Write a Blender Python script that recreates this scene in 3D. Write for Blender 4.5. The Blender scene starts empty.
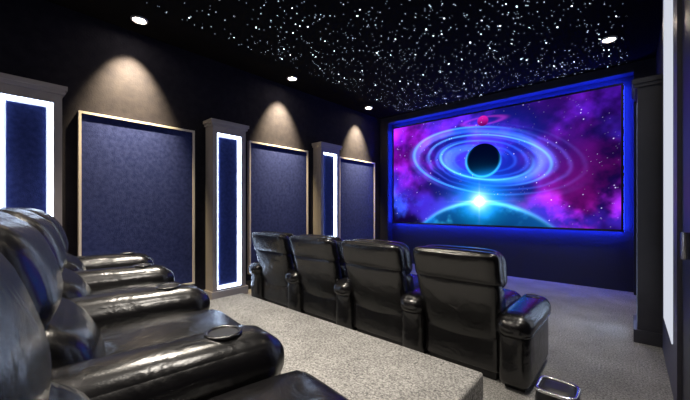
import bpy, math, random
import numpy as np
from mathutils import Vector, Matrix
random.seed(3); np.random.seed(3)
S=bpy.context.scene
S.view_settings.view_transform='Standard'
S.view_settings.look='None'

# ---------------- materials ----------------
def nodes_of(name):
    m=bpy.data.materials.new(name); m.use_nodes=True
    nt=m.node_tree; b=nt.nodes['Principled BSDF']
    return m,nt,b
def mat(name,col,rough=0.5,metal=0.0,spec=0.5,noise=None,bump=None,coat=0.0,sheen=0.0):
    """noise=(scale,col2,lo,hi), bump=(scale,strength,dist)"""
    m,nt,b=nodes_of(name)
    b.inputs['Base Color'].default_value=(*col,1)
    b.inputs['Roughness'].default_value=rough
    b.inputs['Metallic'].default_value=metal
    b.inputs['Specular IOR Level'].default_value=spec
    b.inputs['Coat Weight'].default_value=coat
    b.inputs['Sheen Weight'].default_value=sheen
    tc=nt.nodes.new('ShaderNodeTexCoord')
    if noise:
        n=nt.nodes.new('ShaderNodeTexNoise'); n.inputs['Scale'].default_value=noise[0]; n.inputs['Detail'].default_value=5
        r=nt.nodes.new('ShaderNodeValToRGB')
        r.color_ramp.elements[0].position=noise[2]; r.color_ramp.elements[0].color=(*col,1)
        r.color_ramp.elements[1].position=noise[3]; r.color_ramp.elements[1].color=(*noise[1],1)
        nt.links.new(tc.outputs['Object'],n.inputs['Vector']); nt.links.new(n.outputs['Fac'],r.inputs['Fac'])
        nt.links.new(r.outputs['Color'],b.inputs['Base Color'])
    if bump:
        n=nt.nodes.new('ShaderNodeTexNoise'); n.inputs['Scale'].default_value=bump[0]; n.inputs['Detail'].default_value=6
        bp=nt.nodes.new('ShaderNodeBump'); bp.inputs['Strength'].default_value=bump[1]; bp.inputs['Distance'].default_value=bump[2]
        nt.links.new(tc.outputs['Object'],n.inputs['Vector']); nt.links.new(n.outputs['Fac'],bp.inputs['Height'])
        nt.links.new(bp.outputs['Normal'],b.inputs['Normal'])
    return m
def emis(name,col,strength):
    m=bpy.data.materials.new(name); m.use_nodes=True; nt=m.node_tree
    nt.nodes.clear(); o=nt.nodes.new('ShaderNodeOutputMaterial'); e=nt.nodes.new('ShaderNodeEmission')
    e.inputs['Color'].default_value=(*col,1); e.inputs['Strength'].default_value=strength
    nt.links.new(e.outputs[0],o.inputs[0]); return m

M_wall=mat('wall_paint_navy',(0.013,0.013,0.022),0.9,spec=0.08,noise=(14,(0.019,0.0185,0.028),0.35,0.7),bump=(60,0.25,0.01))
M_front=mat('front_wall_black',(0.011,0.012,0.034),0.7,bump=(50,0.2,0.01))
M_ceil=mat('ceiling_black',(0.003,0.003,0.004),0.95,spec=0.05)
M_fabric=mat('panel_fabric_navy',(0.018,0.027,0.115),0.95,spec=0.04,noise=(26,(0.034,0.048,0.175),0.3,0.7),bump=(110,0.6,0.006))
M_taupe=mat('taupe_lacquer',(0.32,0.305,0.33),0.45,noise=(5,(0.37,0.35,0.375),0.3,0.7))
M_taupe_shade=mat('taupe_lacquer_shaded',(0.04,0.04,0.052),0.5,noise=(5,(0.055,0.055,0.07),0.3,0.7))  # taupe darkened in colour, so the right pilaster looks in shade
M_taupe_l=mat('panel_frame_taupe',(0.58,0.56,0.59),0.5)
M_black=mat('black_plastic',(0.008,0.008,0.01),0.45)
M_ring=mat('cup_holder_ring',(0.10,0.10,0.105),0.25,metal=.9)
M_chrome=mat('chrome',(0.75,0.75,0.78),0.18,metal=1.0)
M_base=mat('baseboard_dark',(0.02,0.018,0.02),0.5)
M_led=emis('led_white',(0.58,0.73,1.0),18.0)
M_strip=emis('bright_strip_glow',(0.80,0.84,0.95),0.8)  # glow put on the guessed doorway to give a bright strip
M_blue=emis('led_blue',(0.015,0.04,1.0),80.0)
M_spot=emis('downlight_glow',(1.0,0.86,0.66),80.0)

def carpet():
    m,nt,b=nodes_of('carpet_beige')
    tc=nt.nodes.new('ShaderNodeTexCoord')
    n1=nt.nodes.new('ShaderNodeTexNoise'); n1.inputs['Scale'].default_value=85; n1.inputs['Detail'].default_value=5; n1.inputs['Roughness'].default_value=0.8
    n2=nt.nodes.new('ShaderNodeTexNoise'); n2.inputs['Scale'].default_value=3; n2.inputs['Detail'].default_value=3
    r=nt.nodes.new('ShaderNodeValToRGB'); e=r.color_ramp.elements
    e[0].position=0.36; e[0].color=(0.085,0.086,0.088,1); e[1].position=0.66; e[1].color=(0.58,0.565,0.54,1)
    r2=nt.nodes.new('ShaderNodeValToRGB'); e=r2.color_ramp.elements
    e[0].position=0.3; e[0].color=(0.72,0.72,0.72,1); e[1].position=0.7; e[1].color=(1,1,1,1)
    mx=nt.nodes.new('ShaderNodeMix'); mx.data_type='RGBA'; mx.blend_type='MULTIPLY'; mx.inputs[0].default_value=1
    bp=nt.nodes.new('ShaderNodeBump'); bp.inputs['Strength'].default_value=0.7; bp.inputs['Distance'].default_value=0.008
    L=nt.links
    L.new(tc.outputs['Object'],n1.inputs['Vector']); L.new(tc.outputs['Object'],n2.inputs['Vector'])
    L.new(n1.outputs['Fac'],r.inputs['Fac']); L.new(n2.outputs['Fac'],r2.inputs['Fac'])
    L.new(r.outputs['Color'],mx.inputs[6]); L.new(r2.outputs['Color'],mx.inputs[7]); L.new(mx.outputs[2],b.inputs['Base Color'])
    L.new(n1.outputs['Fac'],bp.inputs['Height']); L.new(bp.outputs['Normal'],b.inputs['Normal'])
    b.inputs['Roughness'].default_value=0.95; b.inputs['Specular IOR Level'].default_value=0.1
    return m
M_carpet=carpet()
def leather():
    m,nt,b=nodes_of('black_leather')
    tc=nt.nodes.new('ShaderNodeTexCoord')
    n1=nt.nodes.new('ShaderNodeTexNoise'); n1.inputs['Scale'].default_value=7; n1.inputs['Detail'].default_value=3; n1.inputs['Distortion'].default_value=.8
    v=nt.nodes.new('ShaderNodeTexVoronoi'); v.inputs['Scale'].default_value=200
    a=nt.nodes.new('ShaderNodeBump'); a.inputs['Strength'].default_value=0.34; a.inputs['Distance'].default_value=0.024
    c=nt.nodes.new('ShaderNodeBump'); c.inputs['Strength'].default_value=0.08; c.inputs['Distance'].default_value=0.002
    L=nt.links
    L.new(tc.outputs['Object'],n1.inputs['Vector']); L.new(tc.outputs['Object'],v.inputs['Vector'])
    L.new(n1.outputs['Fac'],a.inputs['Height']); L.new(v.outputs['Distance'],c.inputs['Height'])
    L.new(a.outputs['Normal'],c.inputs['Normal']); L.new(c.outputs['Normal'],b.inputs['Normal'])
    b.inputs['Base Color'].default_value=(0.0045,0.0042,0.005,1); b.inputs['Roughness'].default_value=0.27
    b.inputs['Specular IOR Level'].default_value=0.75
    return m
M_leather=leather()

# ---------------- mesh builder ----------------
class MB:
    def __init__(s): s.v=[];s.f=[];s.mi=[];s.sm=[];s.mats=[]
    def m(s,mt):
        if mt not in s.mats: s.mats.append(mt)
        return s.mats.index(mt)
    def add(s,verts,faces,mt,smooth=False):
        o=len(s.v); k=s.m(mt)
        s.v+= [tuple(p) for p in verts]
        for f in faces: s.f.append([i+o for i in f]); s.mi.append(k); s.sm.append(smooth)
    def box(s,x0,x1,y0,y1,z0,z1,mt):
        v=[(x,y,z) for x in (x0,x1) for y in (y0,y1) for z in (z0,z1)]
        s.add(v,[(0,1,3,2),(4,6,7,5),(0,4,5,1),(2,3,7,6),(0,2,6,4),(1,5,7,3)],mt)
    def rbox(s,c,size,r,mt,n=10,puff=(0,0,0),fn=None):
        h=np.array(size)/2; idx={}; V=[]; F=[]
        ts=[math.sin(math.pi/2*(-1+2*i/n)) for i in range(n+1)]
        def vid(p):
            k=tuple(round(a,5) for a in p)
            if k not in idx:
                idx[k]=len(V); a=np.array(p)
                q=a*h; inner=np.clip(q,-(h-r),(h-r)); d=q-inner; l=np.linalg.norm(d)
                if l>1e-9: q=inner+d/l*r if np.count_nonzero(np.abs(a)>0.9999)>0 else q
                for ax in range(3):
                    if puff[ax]:
                        o=[i for i in range(3) if i!=ax]
                        q[ax]+=a[ax]*puff[ax]*(1-a[o[0]]**2)*(1-a[o[1]]**2)
                q=q+np.array(c)
                if fn: q=np.array(fn(*q))
                V.append(q)
            return idx[k]
        for ax in range(3):
            o=[i for i in range(3) if i!=ax]
            for sg in (-1,1):
                for i in range(n):
                    for j in range(n):
                        P=[]
                        for (di,dj) in ((0,0),(1,0),(1,1),(0,1)):
                            p=[0,0,0]; p[ax]=sg; p[o[0]]=ts[i+di]; p[o[1]]=ts[j+dj]; P.append(vid(p))
                        flip=(sg<0)^(ax==1)
                        F.append(P[::-1] if flip else P)
        s.add(V,F,mt,True)
    def cyl(s,c,r,h,mt,n=24,axis='z',r2=None):
        r2=r if r2 is None else r2; V=[]
        for k,(rr,zz) in enumerate(((r,-h/2),(r2,h/2))):
            for i in range(n):
                a=2*math.pi*i/n; x,y=rr*math.cos(a),rr*math.sin(a)
                V.append((c[0]+x,c[1]+y,c[2]+zz))
        F=[(i,(i+1)%n,n+(i+1)%n,n+i) for i in range(n)]
        F.append(tuple(range(n))[::-1]); F.append(tuple(range(n,2*n)))
        s.add(V,F,mt,False)
    def torus(s,c,R,r,mt,n=28,k=8):
        V=[];F=[]
        for i in range(n):
            a=2*math.pi*i/n
            for j in range(k):
                b=2*math.pi*j/k
                V.append((c[0]+(R+r*math.cos(b))*math.cos(a),c[1]+(R+r*math.cos(b))*math.sin(a),c[2]+r*math.sin(b)))
        for i in range(n):
            for j in range(k):
                F.append((i*k+j,((i+1)%n)*k+j,((i+1)%n)*k+(j+1)%k,i*k+(j+1)%k))
        s.add(V,F,mt,True)
    def tube(s,pts,r,mt,k=6):
        """closed tube through 3D points"""
        n=len(pts); V=[];F=[]; P=[Vector(p) for p in pts]
        cen=sum(P,Vector())/n; nor=Vector()
        for i in range(n): nor+=(P[i]-cen).cross(P[(i+1)%n]-cen)
        nor.normalize()
        for i in range(n):
            t=(P[(i+1)%n]-P[i-1]).normalized(); u=t.cross(nor).normalized()
            for j in range(k):
                q=2*math.pi*j/k; V.append(P[i]+u*math.cos(q)*r+nor*math.sin(q)*r)
        for i in range(n):
            for j in range(k): F.append((i*k+j,((i+1)%n)*k+j,((i+1)%n)*k+(j+1)%k,i*k+(j+1)%k))
        s.add(V,F,mt,True)
    def obj(s,name,loc=(0,0,0),rz=0,sc=(1,1,1)):
        me=bpy.data.meshes.new(name); me.from_pydata(s.v,[],s.f)
        for m_ in s.mats: me.materials.append(m_)
        me.polygons.foreach_set('material_index',s.mi); me.polygons.foreach_set('use_smooth',s.sm)
        me.update(); o=bpy.data.objects.new(name,me); S.collection.objects.link(o)
        o.location=loc; o.rotation_euler=(0,0,rz); o.scale=sc
        return o
def box(name,x0,x1,y0,y1,z0,z1,mt,bev=0):
    b=MB(); b.box(x0,x1,y0,y1,z0,z1,mt); o=b.obj(name)
    if bev:
        m=o.modifiers.new('bevel','BEVEL'); m.width=bev; m.segments=2
    return o

# ---------------- room shell ----------------
XL,XR,YF,YB,H=-4.12,0.25,5.97,-1.3,3.13
box('floor',XL-.1,XR+.1,YB-.1,YF+.1,-.1,0,M_carpet)
box('ceiling',XL-.1,XR+.1,YB-.1,YF+.1,H,H+.1,M_ceil)
box('wall_left',XL-.1,XL,YB-.1,YF+.1,0,H,M_wall)
box('wall_right',XR,XR+.1,YB-.1,YF+.1,0,H,M_wall)
box('wall_front',XL,XR,YF,YF+.1,0,H,M_front)
box('wall_back',XL,XR,YB-.1,YB,0,H,M_wall)
# raised seating platform (L-shape)
b=MB()
poly=[(-3.25,YB+.01),(XR-.025,YB+.01),(XR-.025,0.8),(-0.63,0.8),(-0.63,1.92),(-3.25,1.92)]
n=len(poly); V=[(x,y,0) for x,y in poly]+[(x,y,.22) for x,y in poly]
b.add(V,[tuple(range(n))[::-1],tuple(range(n,2*n))]+[(i,(i+1)%n,n+(i+1)%n,n+i) for i in range(n)],M_carpet)
o=b.obj('seating_platform'); mo=o.modifiers.new('bevel','BEVEL'); mo.width=.02; mo.segments=3
# baseboards between pilasters
b=MB()
for y0,y1 in ((-1.28,-0.02),(.5,1.87),(2.39,3.76),(4.28,5.79)):
    b.box(XL,XL+.02,y0,y1,0,.12,M_base)
b.obj('baseboard_left')
box('baseboard_right',XR-.02,XR,-1.28,1.88,0,.12,M_base)

# ---------------- wall panels ----------------
for i,(y0,y1) in enumerate(((.61,1.74),(2.51,3.63),(4.41,5.53))):
    b=MB(); x=XL+.001; t=.022; z0,z1=.22,2.135
    b.box(x,x+.035,y0+t,y1-t,z0+t,z1-t,M_fabric)
    b.box(x,x+.055,y0,y1,z1-t,z1,M_taupe_l); b.box(x,x+.055,y0,y1,z0,z0+t,M_taupe_l)
    b.box(x,x+.055,y0,y0+t,z0+t,z1-t,M_taupe_l); b.box(x,x+.055,y1-t,y1,z0+t,z1-t,M_taupe_l)
    b.obj('acoustic_wall_panel')
# ---------------- pilasters with LED recess ----------------
def pilaster(y0,y1,side):
    b=MB(); w=y1-y0; T=M_taupe if side=='L' else M_taupe_shade
    D=.2; e=.06; zb,zt=.13,2.13
    b.box(0,D-.06,0,w,.10,2.25,T)
    b.box(D-.06,D,0,e,.10,2.25,T); b.box(D-.06,D,w-e,w,.10,2.25,T)
    b.box(D-.06,D,e,w-e,.10,zb,T); b.box(D-.06,D,e,w-e,zt,2.25,T)
    b.box(0,D+.02,-.02,w+.02,2.22,2.25,T); b.box(0,D+.035,-.035,w+.035,2.25,2.29,T)
    b.box(0,D+.025,-.025,w+.025,0,.11,T)
    g=.045
    b.box(D-.06,D-.045,e+g,w-e-g,zb+g,zt-g,M_fabric)
    l=.018
    b.box(D-.06,D-.03,e,e+l,zb,zt,M_led); b.box(D-.06,D-.03,w-e-l,w-e,zb,zt,M_led)
    b.box(D-.06,D-.03,e+l,w-e-l,zt-l,zt,M_led); b.box(D-.06,D-.03,e+l,w-e-l,zb,zb+l,M_led)
    if side=='L': return b.obj('lit_pilaster',(XL+.002,y0,0))
    return b.obj('lit_pilaster',(XR-.002,y1,0),math.pi)
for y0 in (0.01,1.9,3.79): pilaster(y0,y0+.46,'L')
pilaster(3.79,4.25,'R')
# ---------------- guessed doorway with glowing strip, right wall ----------------
b=MB()
M_door=mat('door_dark',(0.03,0.03,0.035),0.4)
M_cas=mat('door_casing',(0.10,0.10,0.13),0.4)
b.box(XR-.03,XR-.001,2.0,2.62,0,2.9,M_door)
b.box(XR-.05,XR-.001,2.62,3.70,0,3.1,M_cas); b.box(XR-.05,XR-.001,1.9,2.0,0,3.1,M_cas); b.box(XR-.05,XR-.001,2.0,2.62,2.9,3.1,M_cas)
b.box(XR-.056,XR-.05,2.85,3.5,.32,3.08,M_strip)
b.cyl((XR-.06,2.1,1.0),.02,.12,M_chrome)
b.obj('door_1')

# ---------------- screen ----------------
SX0,SX1,SZ0,SZ1,SY=-3.80,-.092,.87,2.87,5.85
def noise2(w,h,sc,oct=6,seed=0):
    rs=np.random.RandomState(seed); out=np.zeros((h,w)); amp=1; tot=0
    for o in range(oct):
        gw=int(sc*2**o*w/h)+3; gh=int(sc*2**o)+3; g=rs.rand(gh,gw)
        ys=np.linspace(0,gh-2.001,h); xs=np.linspace(0,gw-2.001,w)
        yi=ys.astype(int); xi=xs.astype(int); fy=(ys-yi); fx=(xs-xi)
        fy=(fy*fy*(3-2*fy))[:,None]; fx=(fx*fx*(3-2*fx))[None,:]
        a=g[yi][:,xi]; bb=g[yi][:,xi+1]; c=g[yi+1][:,xi]; d=g[yi+1][:,xi+1]
        out+=amp*((a*(1-fx)+bb*fx)*(1-fy)+(c*(1-fx)+d*fx)*fy); tot+=amp; amp*=.55
    return out/tot
W_,H_=560,302
xs=np.linspace(-1.854,1.854,W_); zs=np.linspace(-1,1,H_)
X,Z=np.meshgrid(xs,zs)
n1=noise2(W_,H_,3,6,1); n2=noise2(W_,H_,4,6,2); n3=noise2(W_,H_,2,5,5)
def ss(a,lo,hi):
    t=np.clip((a-lo)/(hi-lo),0,1); return t*t*(3-2*t)
C=np.zeros((H_,W_,3)); 
C+=np.array([0.016,0.003,0.10])
def addc(mask,col): 
    global C
    C=C+mask[...,None]*np.array(col)
mg=ss(n1,.38,.72)
addc(mg*ss(X,.35,1.5)*ss(-Z,-.9,.5),(0.42,0.004,0.34)); addc(mg*ss(X,.3,1.5)*ss(Z,-.3,.8),(0.12,0.004,0.38))
addc(mg*ss(-X,.4,1.6)*ss(Z,-.6,.3),(0.36,0.004,0.62))
addc(ss(n2,.40,.7)*ss(-X,.9,1.8)*ss(-Z,-.4,.6),(0.02,0.08,0.85))
addc(ss(n2,.4,.75)*ss(Z,.1,.9),(0.08,0.006,0.45))
addc(ss(n3,.42,.7)*.6,(0.03,0.015,0.46))
addc(ss(n2,.5,.75)*ss(X,.2,1.4)*ss(-Z,-.2,.8),(0.28,0.01,0.5))
C*= (0.25+1.1*ss(n3+.25*n2,.47,.75))[...,None]
# halo around planet
r0=np.sqrt(X**2+((Z-.15)/.8)**2)
addc(np.exp(-(r0/.9)**2)*.65,(0.005,0.03,0.7))
a=math.radians(-11); zz=Z-.15
xr=X*math.cos(a)+zz*math.sin(a); zr=-X*math.sin(a)+zz*math.cos(a)
rr=np.sqrt(xr**2+(zr/.42)**2); th=np.arctan2(zr/.4,xr)
ph=rr*8-th*1.0+ (n1-.5)*2
ring=(0.5+.5*np.sin(ph))**5*.9+(0.5+.5*np.sin(rr*34-th*2+n2*5))**3*.3
ring*=ss(rr,.36,.5)*(1-ss(rr,1.2,1.66))*(.45+1.1*n2)
br=.55+.6*np.exp(-((rr-.85)/.35)**2)
addc(ring*br,(0.015,0.17,1.2))
pk=ring*ss(np.abs(X),.3,1.3)*.6; addc(pk,(0.25,0.0,0.2))
edge=np.exp(-((rr-1.38)/.035)**2)*ss(-X+.2,-.8,.9); addc(edge*.8,(0.05,0.35,1.1))
edge=np.exp(-((rr-.80)/.03)**2)*(.5+.5*np.cos(th+2.2)); addc(edge*.9,(0.12,0.6,1.2))
edge=np.exp(-((rr-1.05)/.025)**2)*(.5+.5*np.cos(th-1.2)); addc(edge*.6,(0.12,0.6,1.2))
# planet
rp=np.sqrt(X**2+(Z-.15)**2); inside=1-ss(rp,.285,.30)
shade=ss((-(Z-.15)*.85+X*.1)/.29,.0,1.05)
pc=np.array([0.0,0.001,0.012])+shade[...,None]**3*np.array([0.004,0.17,0.6])
C=C*(1-inside[...,None])+pc*inside[...,None]
addc(np.exp(-((rp-.295)/.018)**2)*ss(-(Z-.15)-X*.3,-.25,.2),(0.03,0.45,1.0))
# small planet
rs_=np.sqrt(X**2+(Z-.84)**2); i2=1-ss(rs_,.085,.10); sh=ss((Z-.84)/.1,-1,1)
C=C*(1-i2[...,None])+(np.array([.08,0,.08])+sh[...,None]*np.array([.5,.01,.28]))*i2[...,None]
addc(np.exp(-(np.sqrt((X/2.6)**2+((Z-.84)/.5)**2)/.13-1)**2*25)*(1-i2)*.35,(0.5,.03,.5))
# lower planet
rb=np.sqrt((X+.05)**2+(Z+2.32)**2); R=1.72; i3=1-ss(rb,R-.01,R+.005)
depth=np.clip((R-rb)/.35,0,1)
surf=(np.array([0.01,0.20,0.75])*(1-.5*depth[...,None]))*(.35+1.5*ss(n1,.35,.75))[...,None]+ (ss(n2,.5,.8)*.5)[...,None]*np.array([.05,.6,1])
C=C*(1-i3[...,None])+surf*i3[...,None]
addc(np.exp(-((rb-R)/.03)**2)*np.exp(-((X+.05)/.8)**2),(0.15,0.7,1.2))
addc(np.exp(-(np.clip(rb-R,0,9)/.16))*(rb>R)*np.exp(-((X+.05)/.7)**2)*.7,(0.01,0.25,.95))
d=np.sqrt((X+.06)**2+(Z+.58)**2)
addc(np.exp(-(d/.055)**2)*5+np.exp(-(d/.13)**2)*.8,(0.8,1,1.1))
addc(np.exp(-(d/.32)**2)*.8,(0.0,.4,.9))
dx=np.abs(X+.06);dz=np.abs(Z+.58)
addc(np.exp(-dx/.010-dz/.08)*1.5+np.exp(-dz/.008-dx/.13)*1.5,(0.8,1,1.1))
# stars
rs=np.random.RandomState(9)
for k in range(420):
    i,j=rs.randint(1,H_-1),rs.randint(1,W_-1)
    if inside[i,j]>.1 or i3[i,j]>.5: continue
    s_=rs.rand()**5; C[i,j]+=np.array([.7,.6,1])*(0.25+1.6*s_)
    if s_>.45:
        for di,dj in ((0,1),(1,0),(0,-1),(-1,0)): C[i+di,j+dj]+=np.array([.6,.5,1])*s_*.7
C=np.clip(C,0,3)
me=bpy.data.meshes.new('screen_image')
P=np.zeros((H_*W_,3)); P[:,0]=(X+ (SX0+SX1)/2).ravel(); P[:,1]=SY; P[:,2]=(Z+(SZ0+SZ1)/2).ravel()
ii=np.arange(H_*W_).reshape(H_,W_)
F=np.stack([ii[:-1,:-1],ii[:-1,1:],ii[1:,1:],ii[1:,:-1]],-1).reshape(-1,4)
me.from_pydata(P.tolist(),[],F.tolist())
ca=me.color_attributes.new('picture','FLOAT_COLOR','POINT')
ca.data.foreach_set('color',np.concatenate([C.reshape(-1,3),np.ones((H_*W_,1))],1).ravel().astype(np.float32))
m=bpy.data.materials.new('projected_picture'); m.use_nodes=True; nt=m.node_tree; nt.nodes.clear()
o_=nt.nodes.new('ShaderNodeOutputMaterial'); e_=nt.nodes.new('ShaderNodeEmission'); at=nt.nodes.new('ShaderNodeAttribute'); at.attribute_name='picture'
nt.links.new(at.outputs['Color'],e_.inputs['Color']); e_.inputs['Strength'].default_value=1.35; nt.links.new(e_.outputs[0],o_.inputs[0])
me.materials.append(m)
img=bpy.data.objects.new('picture_surface',me); S.collection.objects.link(img)
b=MB(); q=.03
b.box(SX0-q,SX1+q,SY+.004,SY+.05,SZ0-q,SZ1+q,M_black)
b.box(SX0-q,SX1+q,SY-.006,SY+.004,SZ1,SZ1+q,M_black); b.box(SX0-q,SX1+q,SY-.006,SY+.004,SZ0-q,SZ0,M_black)
b.box(SX0-q,SX0,SY-.006,SY+.004,SZ0,SZ1,M_black); b.box(SX1,SX1+q,SY-.006,SY+.004,SZ0,SZ1,M_black)
# blue led strip round the back edge
k=.012
for (x0,x1,z0,z1) in ((SX0-q,SX1+q,SZ1+q-k,SZ1+q),(SX0-q,SX1+q,SZ0-q,SZ0-q+k),(SX0-q,SX0-q+k,SZ0,SZ1),(SX1+q-k,SX1+q,SZ0,SZ1)):
    b.box(x0,x1,SY+.05,SY+.075,z0,z1,M_blue)
b.box(-3.0,-2.7,SY+.05,YF,1.2,2.4,M_black); b.box(-1.2,-.9,SY+.05,YF,1.2,2.4,M_black)
scr=b.obj('projection_screen'); img.parent=scr
# proscenium trim around the screen
box('trim_1',XL,SX0-.12,5.80,YF,0,H,M_front)
box('trim_2',SX1+.13,XR,5.80,YF,0,H,M_front)
box('trim_3',SX0-.12,SX1+.13,5.80,YF,SZ1+.14,H,M_front)

# ---------------- star ceiling ----------------
b=MB()
stm=[emis('star_dim',(0.65,0.80,1),1.8),emis('star_mid',(0.75,0.87,1),5),emis('star_bright',(.9,.96,1),18)]
for i in range(1900):
    x=random.uniform(-3.5,-.02); y=.9+4.85*random.random()**.85; s=random.random()
    if s<.60: r,mt=random.uniform(.0025,.004),stm[0]
    elif s<.93: r,mt=random.uniform(.003,.0045),stm[1]
    else: r,mt=random.uniform(.004,.0070),stm[2]
    z=H-.003; nn=6
    b.add([(x+r*math.cos(2*math.pi*k/nn),y+r*math.sin(2*math.pi*k/nn),z) for k in range(nn)],[tuple(range(nn))[::-1]],mt)
b.obj('fiber_optic_star_lights')

# ---------------- downlights, real and added ----------------
def spot(x,y,power,angle=75,blend=.7,tilt=(0,0),col=(1,.80,.55),size=.02):
    b=MB(); b.torus((0,0,0),.066,.012,M_taupe_l); b.cyl((0,0,.002),.056,.006,M_spot)
    o=b.obj('real_or_added_downlight',(x,y,H-.010))
    l=bpy.data.lights.new('downlight_beam','SPOT'); l.energy=power; l.spot_size=math.radians(angle); l.spot_blend=blend; l.color=col; l.shadow_soft_size=size
    lo=bpy.data.objects.new('downlight_beam',l); S.collection.objects.link(lo); lo.parent=o; lo.location=(0,0,-.03)
    lo.rotation_euler=(tilt[0],tilt[1],0)
for y in (1.06,3.07,4.96): spot(-3.80,y,1250,60,1.0,tilt=(0,.40),col=(1,.76,.38))
spot(-.18,4.80,110,75,.8,tilt=(0,.3),col=(1,.93,.84))
spot(-.18,2.6,120,80,.8,tilt=(0,.3),col=(1,.93,.84))  # unseen, added along the right row to light the carpet
spot(-.18,.7,80,80,.8,tilt=(0,.3),col=(1,.93,.84))  # unseen too, continues the right row for more floor light
spot(-2.0,.9,210,85,.7,col=(1,.91,.78))  # added out of view above the platform to brighten the carpet
spot(-2.1,1.3,190,80,.7,col=(1,.91,.77))  # second added lamp over the platform, also out of view
spot(-1.2,-.6,220,100,.7,col=(1,.89,.80))  # added behind the camera as extra light on the room
spot(-2.8,-.6,200,95,.7,col=(1,.89,.80))  # its added counterpart further left, behind the camera

# ---------------- recliners ----------------
def recliner(loc,rz,pitch,left_arm=False,zs=1.0,ad=0,A=.19,lean=.27,hw=.07):
    b=MB(); W=pitch-A; L=M_leather
    def tilt(x,y,z): return (x,y-(z-.30)*lean,z)
    def shell(x,y,z):
        k=.92+.08*min(1,max(0,(z-.2)/.5))
        return tilt(x*k,y,z)
    b.box(-W/2+.02,W/2-.02,-.22,.34,0,.08,M_black)
    b.rbox((0,.04,.20),(W+.01,.60,.28),.03,L)
    b.rbox((0,.395,.24),(W-.01,.07,.36),.03,L,puff=(0,.02,0))
    b.rbox((0,.175,.42),(W+.005,.56,.18),.075,L,n=14,puff=(0,.01,.035))
    # back
    b.rbox((0,-.055,.54),(W+.0,.20,.26),.075,L,n=14,puff=(0,.035,0),fn=tilt)
    b.rbox((0,-.085,.79),(W+hw,.21,.30),.085,L,n=14,puff=(0,.03,.01),fn=tilt)
    b.rbox((0,-.19,.43),(W+hw-.005,.12,.62),.045,L,n=14,puff=(0,.02,0),fn=shell)
    b.rbox((0,-.185,.81),(W+hw+.015,.13,.25),.05,L,n=14,puff=(0,.015,.008),fn=shell)
    def rrect(cx,cy,z,hx,hy,r,m=6):
        P=[]
        for qx,qy,a0 in ((1,1,0),(-1,1,90),(-1,-1,180),(1,-1,270)):
            for i in range(m+1):
                t=math.radians(a0+90*i/m); P.append((cx+qx*(hx-r)+r*math.cos(t),cy+qy*(hy-r)+r*math.sin(t),z))
        return P
    b.tube(rrect(0,.175,.425,W/2+.001,.281,.075),.005,L)
    arms=[W/2+A/2]+([-W/2-A/2] if left_arm else [])
    for ax in arms:
        b.box(ax-.06,ax+.06,-.25,.30,0,.05,M_black)
        b.rbox((ax,.03,.26-ad/2),(A-.015,.68,.46-ad),.045,L,puff=(.008,.01,0))
        b.rbox((ax,.03,.485-ad),(A+.02,.75,.17),.08,L,n=14,puff=(0,.015,.012))
        b.tube(rrect(ax,.03,.445-ad,(A+.02)/2-.008,.368,.075),.006,L)
        b.torus((ax,.25,.579-ad),.044,.006,M_ring); b.cyl((ax,.25,.577-ad),.042,.006,M_black)
    return b.obj('recliner_armchair',loc,rz,(1,1,zs))
# back row
a=math.radians(8)
for i in range(4):
    recliner((-.535-.68*i*math.cos(a),.141+.68*i*math.sin(a),.222),-a,.68,i==3,1.0,-.025,lean=.31)
# front row
for i,x in enumerate((-.92,-1.65,-2.38,-3.11)):
    recliner((x,2.52,.002),0,.73,i==3,.94,.05,A=.20,hw=.07)

# ---------------- chrome waste bin ----------------
b=MB()
b.rbox((0,0,.14),(.18,.18,.28),.05,M_black,puff=(0,0,0))
def ringbox(z,w,r):
    V=[];F=[];n=40;k=8
    for i in range(n):
        t=2*math.pi*i/n; c,s=math.cos(t),math.sin(t)
        px=w*np.sign(c)*abs(c)**.45; py=w*np.sign(s)*abs(s)**.45
        for j in range(k):
            q=2*math.pi*j/k; f=1+r*math.cos(q)/w
            V.append((px*f,py*f,z+r*math.sin(q)))
    for i in range(n):
        for j in range(k): F.append((i*k+j,((i+1)%n)*k+j,((i+1)%n)*k+(j+1)%k,i*k+(j+1)%k))
    b.add(V,F,M_chrome,True)
ringbox(.27,.083,.010); ringbox(.02,.083,.008)
b.obj('waste_bin',(-.27,1.90,0))

# ---------------- world + camera ----------------
w=bpy.data.worlds.new('world'); S.world=w; w.use_nodes=True
w.node_tree.nodes['Background'].inputs[0].default_value=(0.02,0.025,0.05,1); w.node_tree.nodes['Background'].inputs[1].default_value=.3
cam=bpy.data.cameras.new('camera'); cam.sensor_width=36; cam.lens=36*320/690; cam.shift_y=8/690; cam.clip_start=.01
co=bpy.data.objects.new('camera',cam); S.collection.objects.link(co)
co.location=(0,0,1.17); co.rotation_euler=(math.radians(90),0,math.atan(285/320))
S.camera=co
